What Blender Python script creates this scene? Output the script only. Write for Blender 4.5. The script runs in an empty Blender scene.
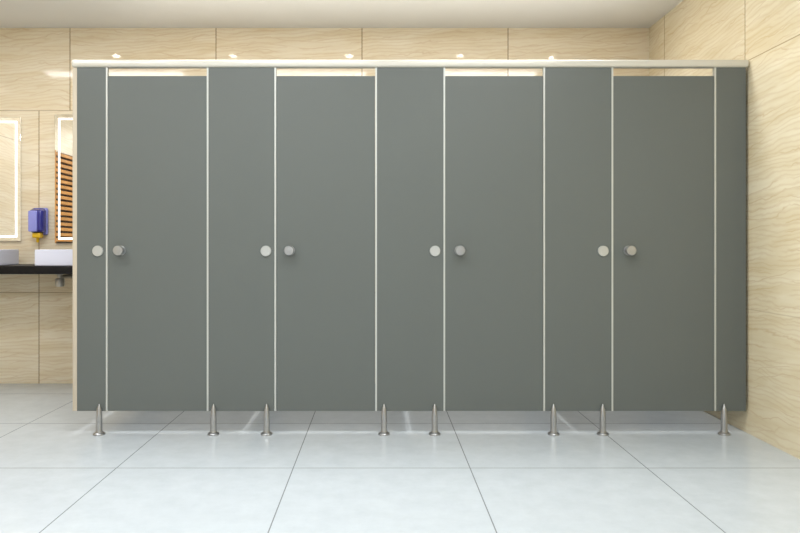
import bpy, bmesh, math
from mathutils import Vector
sc=bpy.context.scene
sc.view_settings.view_transform='Standard'
sc.view_settings.look='None'
F=700.0; CX=379.0; CY=247.0; S=187.0; CH=1.0
PY=F/S; BY=5.13; RX=1.98; LX=-3.4; FY=-2.2; CZ=2.605
BS=F/BY
def X(px,s=S): return (px-CX)/s
def Z(py,s=S): return CH+(CY-py)/s
def lin(c):
    return tuple(((v/255)/12.92 if v/255<=0.04045 else ((v/255+0.055)/1.055)**2.4) for v in c)+(1,)
# ---------------- materials
def mat(name,col,rough=0.5,metal=0.0,noise=0.0,nscale=20,emit=None,estr=0,spec=0.5,bump=0):
    m=bpy.data.materials.new(name); m.use_nodes=True
    nt=m.node_tree; b=nt.nodes['Principled BSDF']
    b.inputs['Roughness'].default_value=rough; b.inputs['Metallic'].default_value=metal
    b.inputs['Specular IOR Level'].default_value=spec
    c=lin(col)
    tc=nt.nodes.new('ShaderNodeTexCoord'); n=nt.nodes.new('ShaderNodeTexNoise')
    n.inputs['Scale'].default_value=nscale; n.inputs['Detail'].default_value=3
    nt.links.new(tc.outputs['Object'],n.inputs['Vector'])
    r=nt.nodes.new('ShaderNodeValToRGB')
    r.color_ramp.elements[0].position=0.3; r.color_ramp.elements[1].position=0.7
    r.color_ramp.elements[0].color=tuple(v*(1-noise) for v in c[:3])+(1,)
    r.color_ramp.elements[1].color=tuple(min(1,v*(1+noise)) for v in c[:3])+(1,)
    nt.links.new(n.outputs['Fac'],r.inputs['Fac']); nt.links.new(r.outputs['Color'],b.inputs['Base Color'])
    if bump:
        bp=nt.nodes.new('ShaderNodeBump'); bp.inputs['Strength'].default_value=bump; bp.inputs['Distance'].default_value=0.001
        nt.links.new(n.outputs['Fac'],bp.inputs['Height']); nt.links.new(bp.outputs['Normal'],b.inputs['Normal'])
    if emit:
        b.inputs['Emission Color'].default_value=lin(emit); b.inputs['Emission Strength'].default_value=estr
    return m
def M(nt,op,a,b=None,c=None):
    n=nt.nodes.new('ShaderNodeMath'); n.operation=op
    for i,v in enumerate((a,b,c)):
        if v is None: continue
        if isinstance(v,(int,float)): n.inputs[i].default_value=v
        else: nt.links.new(v,n.inputs[i])
    return n.outputs[0]
def mixc(nt,f,a,b):
    n=nt.nodes.new('ShaderNodeMix'); n.data_type='RGBA'
    if isinstance(f,(int,float)): n.inputs['Factor'].default_value=f
    else: nt.links.new(f,n.inputs['Factor'])
    for k,v in ((6,a),(7,b)):
        if isinstance(v,tuple): n.inputs[k].default_value=v
        else: nt.links.new(v,n.inputs[k])
    return n.outputs[2]
def line(nt,coord,period,off,w):
    t=M(nt,'DIVIDE',M(nt,'SUBTRACT',coord,off),period)
    fr=M(nt,'SUBTRACT',t,M(nt,'FLOOR',t))
    d=M(nt,'MINIMUM',fr,M(nt,'SUBTRACT',1.0,fr))
    return M(nt,'LESS_THAN',d,w/2/period)
def marble(name,axis,voff_top,voff_low,flip=1,low=0.6,rough=0.07,tint=1.0):
    m=bpy.data.materials.new(name); m.use_nodes=True
    nt=m.node_tree; b=nt.nodes['Principled BSDF']
    g=nt.nodes.new('ShaderNodeNewGeometry'); s=nt.nodes.new('ShaderNodeSeparateXYZ')
    nt.links.new(g.outputs['Position'],s.inputs[0])
    u=s.outputs['X'] if axis=='x' else s.outputs['Y']; z=s.outputs['Z']
    top=M(nt,'GREATER_THAN',z,2.0)
    PW=1.07; PH=1.3333
    uo=M(nt,'ADD',M(nt,'MULTIPLY',top,voff_top),M(nt,'MULTIPLY',M(nt,'SUBTRACT',1.0,top),voff_low))
    us=M(nt,'SUBTRACT',u,uo)
    tu=M(nt,'FLOOR',M(nt,'DIVIDE',us,PW)); tv=M(nt,'FLOOR',M(nt,'DIVIDE',M(nt,'SUBTRACT',z,0.6667),PH))
    seed=M(nt,'ADD',M(nt,'MULTIPLY',tu,3.7),M(nt,'MULTIPLY',tv,9.1))
    def coords(su,sz,sl):
        c=nt.nodes.new('ShaderNodeCombineXYZ')
        nt.links.new(M(nt,'MULTIPLY',u,su),c.inputs[0])
        nt.links.new(M(nt,'MULTIPLY',M(nt,'ADD',z,M(nt,'MULTIPLY',u,sl)),sz),c.inputs[1])
        nt.links.new(seed,c.inputs[2]); return c.outputs[0]
    def noise(vec,sc_,det,dist):
        n=nt.nodes.new('ShaderNodeTexNoise'); n.inputs['Scale'].default_value=sc_
        n.inputs['Detail'].default_value=det; n.inputs['Distortion'].default_value=dist
        nt.links.new(vec,n.inputs['Vector']); return n.outputs['Fac']
    def tc_(c): return lin(tuple(v*(tint if k<2 else tint-(1-tint)*1.2) for k,v in enumerate(c)))
    n1=noise(coords(1.9,15.0,-0.07*flip),1.0,5,0.7)
    r1=nt.nodes.new('ShaderNodeValToRGB'); r1.color_ramp.elements[0].position=0.3; r1.color_ramp.elements[1].position=0.66
    r1.color_ramp.elements[0].color=tc_((230,213,180)); r1.color_ramp.elements[1].color=tc_((242,230,206))
    nt.links.new(n1,r1.inputs['Fac'])
    def veins(freq,warp,wu,wz,width,amt,th,msu,msz):
        w1=noise(coords(wu,wz,0),1.0,4,0.3)
        h=M(nt,'ADD',M(nt,'MULTIPLY',M(nt,'ADD',z,M(nt,'MULTIPLY',u,-0.05*flip)),freq),M(nt,'MULTIPLY',w1,warp))
        fr=M(nt,'ABSOLUTE',M(nt,'SUBTRACT',M(nt,'FRACT',h),0.5))
        v=M(nt,'SUBTRACT',1.0,M(nt,'MINIMUM',M(nt,'DIVIDE',fr,width),1.0))
        n3=noise(coords(msu,msz,0),1.3,3,0)
        return M(nt,'MULTIPLY',v,M(nt,'MINIMUM',M(nt,'MULTIPLY',M(nt,'MAXIMUM',M(nt,'SUBTRACT',n3,th),0.0),4.0),amt))
    v=M(nt,'MAXIMUM',veins(18.0,4.5,2.2,3.4,0.10,0.42,0.45,2.2,8.0),veins(38.0,6.0,2.0,4.0,0.28,0.24,0.38,1.9,12.0))
    col=mixc(nt,v,r1.outputs['Color'],tc_((200,164,114)))
    ju=line(nt,us,PW,0,0.008); jz=line(nt,z,PH,0.6667,0.006)
    lowm=M(nt,'LESS_THAN',z,1.3)
    jamt=M(nt,'ADD',M(nt,'MULTIPLY',lowm,low-0.6),0.6)
    j=M(nt,'MAXIMUM',M(nt,'MULTIPLY',ju,0.75),M(nt,'MULTIPLY',jz,jamt))
    col=mixc(nt,j,col,lin((150,120,80)))
    nt.links.new(col,b.inputs['Base Color'])
    b.inputs['Roughness'].default_value=rough
    b.inputs['Specular IOR Level'].default_value=0.42
    return m
def floor_mat():
    m=bpy.data.materials.new('floor_tile'); m.use_nodes=True
    nt=m.node_tree; b=nt.nodes['Principled BSDF']
    g=nt.nodes.new('ShaderNodeNewGeometry'); s=nt.nodes.new('ShaderNodeSeparateXYZ')
    nt.links.new(g.outputs['Position'],s.inputs[0])
    n=nt.nodes.new('ShaderNodeTexNoise'); n.inputs['Scale'].default_value=9; n.inputs['Detail'].default_value=8; n.inputs['Roughness'].default_value=0.7
    nt.links.new(g.outputs['Position'],n.inputs['Vector'])
    r=nt.nodes.new('ShaderNodeValToRGB'); r.color_ramp.elements[0].position=0.3; r.color_ramp.elements[1].position=0.7
    r.color_ramp.elements[0].color=lin((192,200,206)); r.color_ramp.elements[1].color=lin((203,211,217))
    nt.links.new(n.outputs['Fac'],r.inputs['Fac'])
    xo=(268-CX)/(533-CY)
    j=M(nt,'MAXIMUM',line(nt,s.outputs['X'],0.8,xo,0.005),line(nt,s.outputs['Y'],0.8,F/221,0.006))
    col=mixc(nt,M(nt,'MULTIPLY',j,0.75),r.outputs['Color'],lin((105,108,110)))
    nt.links.new(col,b.inputs['Base Color']); b.inputs['Roughness'].default_value=0.2
    b.inputs['Specular IOR Level'].default_value=0.45
    return m
m_gray=mat('gray_laminate',(97,102,99),0.4,noise=0.01,nscale=300,spec=0.45)
m_alu=mat('light_aluminium',(196,198,193),0.4,metal=0.4,noise=0.0)
m_rail=mat('pale_metal_rail',(210,207,197),0.3,metal=0.15,noise=0.0)
m_beige=mat('beige_edge',(196,184,164),0.5,noise=0.0)
m_steel=mat('brushed_steel',(172,173,174),0.3,metal=0.85,noise=0.05,nscale=60)
m_disc=mat('satin_disc',(192,194,192),0.35,metal=0.6,noise=0.03)
m_pale=mat('pale_chrome',(196,190,178),0.4,metal=0.3,noise=0.0)
m_white=mat('ceiling_paint',(230,228,221),0.8,noise=0.0)
m_plain=mat('plain_wall',(216,216,214),0.7,noise=0.02)
m_black=mat('black_stone',(14,13,14),0.45,noise=0.3,nscale=40,spec=0.25)
m_basin=mat('basin_ceramic',(232,235,252),0.15,noise=0.0)
m_mirror=mat('mirror_glass',(240,238,234),0.02,metal=1.0)
m_led=mat('led_strip',(255,255,255),0.5,emit=(255,254,250),estr=1.8)
m_lamp=mat('lamp_diffuser',(255,250,240),0.5,emit=(255,246,230),estr=75.0)
m_blue=mat('blue_plastic',(54,56,140),0.15,noise=0.05)
m_lav=mat('lavender_plastic',(150,154,226),0.15,noise=0.03)
m_yel=mat('yellow_plastic',(236,190,30),0.4,noise=0.03)
m_dark=mat('dark_backing',(44,28,14),0.7,noise=0.1)
m_wood=mat('golden_wood',(198,138,62),0.45,noise=0.2,nscale=6)
m_pan=mat('added_panel_diffuser',(255,252,245),0.5,emit=(252,253,255),estr=1.5)  # glow of the added ceiling panels
# ---------------- geometry
def link(o,parent=None,label=None,category=None,kind=None,group=None):
    sc.collection.objects.link(o)
    if parent: 
        o.parent=parent
    if label:o['label']=label
    if category:o['category']=category
    if kind:o['kind']=kind
    if group:o['group']=group
    return o
def wpos(o):
    p=Vector(o.location)
    while o.parent: o=o.parent; p+=Vector(o.location)
    return p
def addbox(bm,x0,x1,y0,y1,z0,z1,bev=0,seg=2,mi=0):
    r=bmesh.ops.create_cube(bm,size=1)
    vs=r['verts']
    for v in vs:
        v.co=Vector(((x0+x1)/2+v.co.x*(x1-x0),(y0+y1)/2+v.co.y*(y1-y0),(z0+z1)/2+v.co.z*(z1-z0)))
    fs=set(f for v in vs for f in v.link_faces)
    for f in fs:f.material_index=mi
    if bev:
        es=list(set(e for v in vs for e in v.link_edges))
        bmesh.ops.bevel(bm,geom=es,offset=bev,segments=seg,profile=0.5,affect='EDGES')
def finish(name,bm,mats,origin,parent=None,smooth=False,**k):
    me=bpy.data.meshes.new(name)
    bmesh.ops.translate(bm,verts=bm.verts,vec=-Vector(origin))
    bmesh.ops.recalc_face_normals(bm,faces=bm.faces)
    bm.to_mesh(me); bm.free()
    for m in (mats if isinstance(mats,(list,tuple)) else [mats]): me.materials.append(m)
    if smooth:
        for p in me.polygons:p.use_smooth=True
        me.set_sharp_from_angle(angle=math.radians(35))
    o=bpy.data.objects.new(name,me)
    o.location=Vector(origin)-(wpos(parent) if parent else Vector((0,0,0)))
    return link(o,parent,**k)
def box(name,x0,x1,y0,y1,z0,z1,m,parent=None,bev=0,**k):
    bm=bmesh.new(); addbox(bm,x0,x1,y0,y1,z0,z1,bev)
    return finish(name,bm,m,((x0+x1)/2,(y0+y1)/2,z0),parent,smooth=bev>0,**k)
def lathe(bm,prof,c,axis='z',seg=28,mi=0):
    rings=[]
    for r,h in prof:
        ring=[]
        for i in range(seg):
            a=2*math.pi*i/seg
            p=(r*math.cos(a),r*math.sin(a),h) if axis=='z' else ((r*math.cos(a),h,r*math.sin(a)) if axis=='y' else (h,r*math.cos(a),r*math.sin(a)))
            ring.append(bm.verts.new(Vector(c)+Vector(p)))
        rings.append(ring)
    for a,b in zip(rings,rings[1:]):
        for i in range(seg):
            f=bm.faces.new((a[i],a[(i+1)%seg],b[(i+1)%seg],b[i])); f.material_index=mi
    for r in (rings[0],rings[-1]):
        f=bm.faces.new(r); f.material_index=mi
def empty(name,loc,**k):
    o=bpy.data.objects.new(name,None); o.location=loc; o.empty_display_size=0.1
    return link(o,**k)
# ---------------- room
T=0.1
m_back=marble('marble_tile_back','x',X(216,BS),X(39,BS))
m_right=marble('marble_tile_right','y',RX*F/(745-CX),RX*F/(745-CX)+0.5,flip=-1,low=0.2,tint=0.975)
m_left=marble('marble_tile_left','y',0.3,0.8,rough=0.3)
box('floor',LX-T,RX+T,FY-T,BY+T,-T,0,floor_mat(),kind='structure')
box('ceiling',LX-T,RX+T,FY-T,BY+T,CZ,CZ+T,m_white,kind='structure')
box('wall_back',LX-T,RX+T,BY,BY+T,0,CZ,m_back,kind='structure')
box('wall_right',RX,RX+T,FY,BY,0,CZ,m_right,kind='structure')
box('wall_left',LX-T,LX,FY,BY,0,CZ,m_left,kind='structure')
box('wall_front',LX-T,RX+T,FY-T,FY,0,CZ,m_plain,kind='structure')
# ---------------- partition
TH=0.02
zb=Z(411); zt=Z(67.5); zd=Z(76)
P=empty('toilet_partition',(X(411),PY+0.01,0),label='row of four gray laminate toilet cubicles on steel legs',category='toilet cubicles')
pil=[(77,106),(208.5,274.5),(377,443.5),(545,611.5),(716,746)]
discs=[98,266,435,603]; knobs=[121,290,459.5,628.5]
w=0.009
for i,(a,b) in enumerate(pil):
    p=box('pilaster',X(a),X(b),PY,PY+TH,zb,zt,m_gray,P)
    if i>0: box('edge_trim',X(a)-w,X(a),PY-0.002,PY+TH,zb,zt,m_alu,p,label='light aluminium edge strip')
    if i<4: box('edge_trim',X(b),X(b)+w,PY-0.002,PY+TH,zb,zt,m_alu,p,label='light aluminium edge strip')
    if i<4:
        bm=bmesh.new()
        lathe(bm,[(0.029,0.0),(0.029,-0.005),(0.027,-0.008),(0.006,-0.0085)],(X(discs[i]),PY,Z(251)),'y')
        addbox(bm,X(discs[i])-0.009,X(discs[i])+0.009,PY-0.0095,PY-0.008,Z(251)-0.0015,Z(251)+0.0015)
        finish('lock_indicator',bm,m_disc,(X(discs[i]),PY,Z(251)),p,smooth=True,label='round satin metal lock disc')
for i in range(4):
    d=box('cubicle_door',X(pil[i][1])+w+0.0015,X(pil[i+1][0])-w-0.0015,PY+0.001,PY+TH,zb,zd,m_gray,P)
    kx=X(knobs[i]); 
    bm=bmesh.new()
    lathe(bm,[(0.026,0.0),(0.026,-0.004),(0.012,-0.006),(0.012,-0.018),(0.024,-0.026),(0.027,-0.034),(0.027,-0.046),(0.024,-0.050),(0.004,-0.051)],(kx,PY+0.001,Z(250.5)),'y')
    finish('door_knob',bm,m_steel,(kx,PY+0.001,Z(250.5)),d,smooth=True,label='round brushed steel knob')
for px in (75.0,241.5,410,578,744.5):
    box('side_divider',X(px)-0.009,X(px)+0.009,PY+TH,BY,zb,zt,m_gray,P)
box('end_trim',X(72.5),X(77),PY-0.001,PY+0.03,zb,zt,m_beige,P,bev=0.002,label='beige edge profile')
bm=bmesh.new(); addbox(bm,X(72),RX-0.005,PY-0.014,PY+0.034,zt,Z(60),0.012,4)
finish('head_rail',bm,m_rail,(X(411),PY+0.01,zt),P,smooth=True,label='rounded pale metal top rail')
legx=[100,214,267,384,434.5,553,602,723]
prof=[(0.031,0.0),(0.031,0.006),(0.027,0.011),(0.019,0.015),(0.0175,0.022),(0.0165,0.03),(0.0165,0.085),(0.0155,0.105),(0.0135,zb+0.004),(0.010,zb+0.018),(0.006,zb+0.03),(0.0025,zb+0.039),(0.0005,zb+0.041)]
for px in legx:
    bm=bmesh.new(); lathe(bm,prof,(X(px),PY-0.012,0))
    finish('support_leg',bm,m_steel,(X(px),PY-0.012,0),P,smooth=True,label='brushed steel adjustable leg with pointed top')
# ---------------- vanity
CZT=0.875; CF=BY-0.51
V=box('vanity_counter',LX,-1.665,CF,BY,CZT-0.055,CZT,m_black,bev=0.003,label='black stone wall-hung washbasin counter',category='counter')
def basin(x0,x1,lab):
    y0,y1=CF+0.03,BY-0.11; z0,z1=CZT,CZT+0.108
    bm=bmesh.new()
    n=5
    def ring(ins,z,r):
        vs=[]
        for cx,cy,a0 in ((x1-ins-r,y1-ins-r,0),(x0+ins+r,y1-ins-r,90),(x0+ins+r,y0+ins+r,180),(x1-ins-r,y0+ins+r,270)):
            for i in range(n+1):
                a=math.radians(a0+90*i/n); vs.append(bm.verts.new((cx+r*math.cos(a),cy+r*math.sin(a),z)))
        return vs
    R=[ring(0.003,z0,0.006),ring(0.0,z0+0.004,0.008),ring(0,z1-0.003,0.008),ring(0.003,z1,0.007),ring(0.012,z1,0.006),ring(0.015,z1-0.004,0.006),ring(0.02,z0+0.04,0.02),ring(0.08,z0+0.025,0.04)]
    for a,b in zip(R,R[1:]):
        L=len(a)
        for i in range(L): bm.faces.new((a[i],a[(i+1)%L],b[(i+1)%L],b[i]))
    bm.faces.new(R[0]); bm.faces.new(R[-1])
    xc=(x0+x1)/2
    o=finish('washbasin',bm,m_basin,(xc,(y0+y1)/2,z0),smooth=True,label=lab,category='sink',group='basins on the black counter')
    bm=bmesh.new(); lathe(bm,[(0.022,0),(0.022,0.003),(0.015,0.004)],(xc,(y0+y1)/2,z0+0.025))
    finish('drain',bm,m_steel,(xc,(y0+y1)/2,z0+0.025),o,smooth=True,label='chrome drain')
basin(-3.06,-2.58,'white rectangular vessel basin on black counter')
basin(-2.29,-1.82,'white rectangular vessel basin on black counter')
xx=-2.225; yy=CF+0.26; zc=CZT-0.055
bm=bmesh.new()
lathe(bm,[(0.028,0),(0.028,-0.01),(0.017,-0.014),(0.017,-0.035),(0.027,-0.04),(0.03,-0.046),(0.03,-0.085),(0.024,-0.096),(0.004,-0.098)],(xx,yy,zc))
lathe(bm,[(0.014,0),(0.014,BY-yy-0.008),(0.03,BY-yy-0.006),(0.03,BY-yy)],(xx,yy,zc-0.03),'y')
finish('bottle_trap',bm,m_pale,(xx,yy,zc),V,smooth=True,label='chrome bottle trap')
# ---------------- mirrors
def mirror(x0,x1,z0,z1):
    bm=bmesh.new(); addbox(bm,x0,x1,BY-0.02,BY,z0,z1,0.001)
    o=finish('led_mirror',bm,m_mirror,((x0+x1)/2,BY-0.01,z0),label='rectangular wall mirror with glowing light border',category='mirror',group='lit mirrors above the counter')
    i=0.026; w=0.013; y0,y1=BY-0.0215,BY-0.0195
    bm=bmesh.new()
    addbox(bm,x0+i,x0+i+w,y0,y1,z0+i,z1-i); addbox(bm,x1-i-w,x1-i,y0,y1,z0+i,z1-i)
    addbox(bm,x0+i+w,x1-i-w,y0,y1,z0+i,z0+i+w); addbox(bm,x0+i+w,x1-i-w,y0,y1,z1-i-w,z1-i)
    finish('light_strip',bm,m_led,((x0+x1)/2,y0,z0),o,label='glowing white light strip')
mirror(-3.2,X(22,BS),Z(241,BS),Z(118,BS))
mirror(X(56,BS),-1.72,Z(243,BS),Z(115,BS))
# ---------------- soap dispenser
sx=X(36.5,BS+2); 
D=empty('soap_dispenser',(sx,BY-0.05,Z(237,BS)),label='blue and lavender wall soap dispenser with yellow nozzle',category='soap dispenser')
za,zb2=Z(235,BS),Z(208,BS)
bm=bmesh.new(); addbox(bm,sx-0.056,sx+0.056,BY-0.03,BY,za,zb2,0.014,4)
finish('back_plate',bm,m_lav,(sx,BY,za),D,smooth=True,label='lavender plastic back plate')
bm=bmesh.new(); addbox(bm,sx-0.052,sx+0.054,BY-0.10,BY-0.028,za+0.012,zb2-0.004,0.022,5)
for v in bm.verts:
    if v.co.y<BY-0.06: v.co.z=za+0.02+(v.co.z-za-0.012)*0.88
finish('cover',bm,m_blue,(sx,BY-0.06,za),D,smooth=True,label='glossy blue plastic cover')
bm=bmesh.new(); addbox(bm,sx-0.047,sx+0.018,BY-0.108,BY-0.088,za+0.022,zb2-0.024,0.009,4)
finish('front_panel',bm,m_lav,(sx-0.01,BY-0.1,za+0.04),D,smooth=True,label='light blue violet front panel')
bm=bmesh.new(); addbox(bm,sx-0.028,sx+0.032,BY-0.085,BY-0.035,za-0.022,za+0.014,0.006,2)
lathe(bm,[(0.012,0),(0.009,-0.03),(0.005,-0.036)],(sx+0.002,BY-0.06,za-0.02))
finish('nozzle',bm,m_yel,(sx,BY-0.06,za-0.02),D,smooth=True,label='yellow push nozzle')
# ---------------- slatted screen standing by left wall (seen in mirror)
y0,y1=1.6,3.02; z1=2.0; L0=LX+0.015
SC=empty('slatted_screen',(L0+0.03,(y0+y1)/2,0),label='golden wooden louvered screen against tiled wall',category='wood screen')
box('backing',L0,L0+0.01,y0,y1,0.0,z1,m_dark,SC)
bm=bmesh.new()
addbox(bm,L0+0.01,L0+0.05,y0,y0+0.04,0,z1); addbox(bm,L0+0.01,L0+0.05,y1-0.03,y1,0,z1)
k=0.05
while k<z1-0.02:
    addbox(bm,L0+0.015,L0+0.035,y0+0.04,y1-0.03,k,k+0.033,0.003,1); k+=0.056
finish('slats',bm,m_wood,(L0+0.03,(y0+y1)/2,0),SC)
# ---------------- lights
def downlight(x,y,power,r=0.026,col=(1,0.98,0.95)):
    bm=bmesh.new()
    lathe(bm,[(r+0.018,0),(r+0.018,-0.006),(r+0.004,-0.008),(r,-0.004)],(x,y,CZ))
    o=finish('downlight',bm,m_rail,(x,y,CZ),smooth=True,label='small round recessed ceiling downlight',category='ceiling light',group='small downlights')
    bm=bmesh.new(); lathe(bm,[(r,-0.004),(r,-0.0085),(r*0.9,-0.009)],(x,y,CZ))
    finish('diffuser',bm,m_lamp,(x,y,CZ-0.004),o,label='glowing round diffuser')
    l=bpy.data.lights.new('downlight_lamp','SPOT'); l.spot_size=math.radians(50); l.spot_blend=0.9; l.shadow_soft_size=0.05; l.energy=power; l.color=col
    lo=bpy.data.objects.new('lamp',l); lo.location=(0,0,-0.06); lo.parent=o; sc.collection.objects.link(lo)
for x in (-2.2,-1.22,-0.25,0.68,1.45): downlight(x,4.40 if x<1 else 4.36,65 if x>-2 else 25)
def panel(x,y,sx_,sy_,power,col=(0.95,0.975,1.0)):  # added ceiling panels, all out of view, to fill the room with light
    bm=bmesh.new(); addbox(bm,x-sx_/2,x+sx_/2,y-sy_/2,y+sy_/2,CZ-0.02,CZ,0.003)
    o=finish('added_light_panel',bm,m_rail,(x,y,CZ-0.02),label='flat white light panel added to the unseen ceiling',category='ceiling light',group='added light panels')
    bm=bmesh.new(); addbox(bm,x-sx_/2+0.02,x+sx_/2-0.02,y-sy_/2+0.02,y+sy_/2-0.02,CZ-0.022,CZ-0.0195)
    finish('diffuser',bm,m_pan,(x,y,CZ-0.02),o)
    l=bpy.data.lights.new('added_panel_lamp','AREA'); l.shape='RECTANGLE'; l.size=sx_-0.05; l.size_y=sy_-0.05; l.energy=power; l.color=col
    lo=bpy.data.objects.new('lamp',l); lo.location=(0,0,-0.01); lo.parent=o; sc.collection.objects.link(lo)
for x in (-2.2,-0.7,0.8):
    panel(x,2.5,1.2,0.6,17)
    panel(x,-0.2,1.2,0.6,34)
for x in (-2.4,-0.75,0.8): panel(x,3.88,1.3,0.24,12,(0.97,0.98,1))  # added above the stalls for light at the back and in the door gaps
for a,b in ((X(75),X(241.5)),(X(241.5),X(410)),(X(410),X(578)),(X(578),X(744.5))):  # added uplights hidden behind the rail, brightening ceiling and upper back wall
    b-=0.004; xc=(a+b)/2; yc=4.42
    bm=bmesh.new(); addbox(bm,a,b,yc-0.03,yc+0.03,zt,zt+0.03,0.003)
    o=finish('added_uplight',bm,m_rail,(xc,yc,zt),label='slim uplight added out of view to brighten the ceiling',category='light',group='added uplights')
    l=bpy.data.lights.new('added_uplight_lamp','AREA'); l.shape='RECTANGLE'; l.size=(b-a-0.06)*(0.6 if a>0.9 else 1); l.size_y=0.04; l.energy=2.4 if a<0.9 else 1.6; l.color=(1,0.97,0.92)
    lo=bpy.data.objects.new('lamp',l); lo.location=(0 if a<0.9 else -0.12,0,0.034); lo.rotation_euler=(math.pi,0,0); lo.parent=o; sc.collection.objects.link(lo)
wd=bpy.data.worlds.new('world'); sc.world=wd; wd.use_nodes=True
wd.node_tree.nodes['Background'].inputs[0].default_value=(0.8,0.85,0.9,1); wd.node_tree.nodes['Background'].inputs[1].default_value=0.3
# ---------------- camera
cam=bpy.data.cameras.new('camera'); cam.sensor_width=36; cam.lens=36*F/800
cam.shift_x=(400-CX)/800; cam.shift_y=-(266.5-CY)/800; cam.clip_start=0.01
c=bpy.data.objects.new('camera',cam); c.location=(0,0,CH); c.rotation_euler=(math.pi/2,0,0)
sc.collection.objects.link(c); sc.camera=c
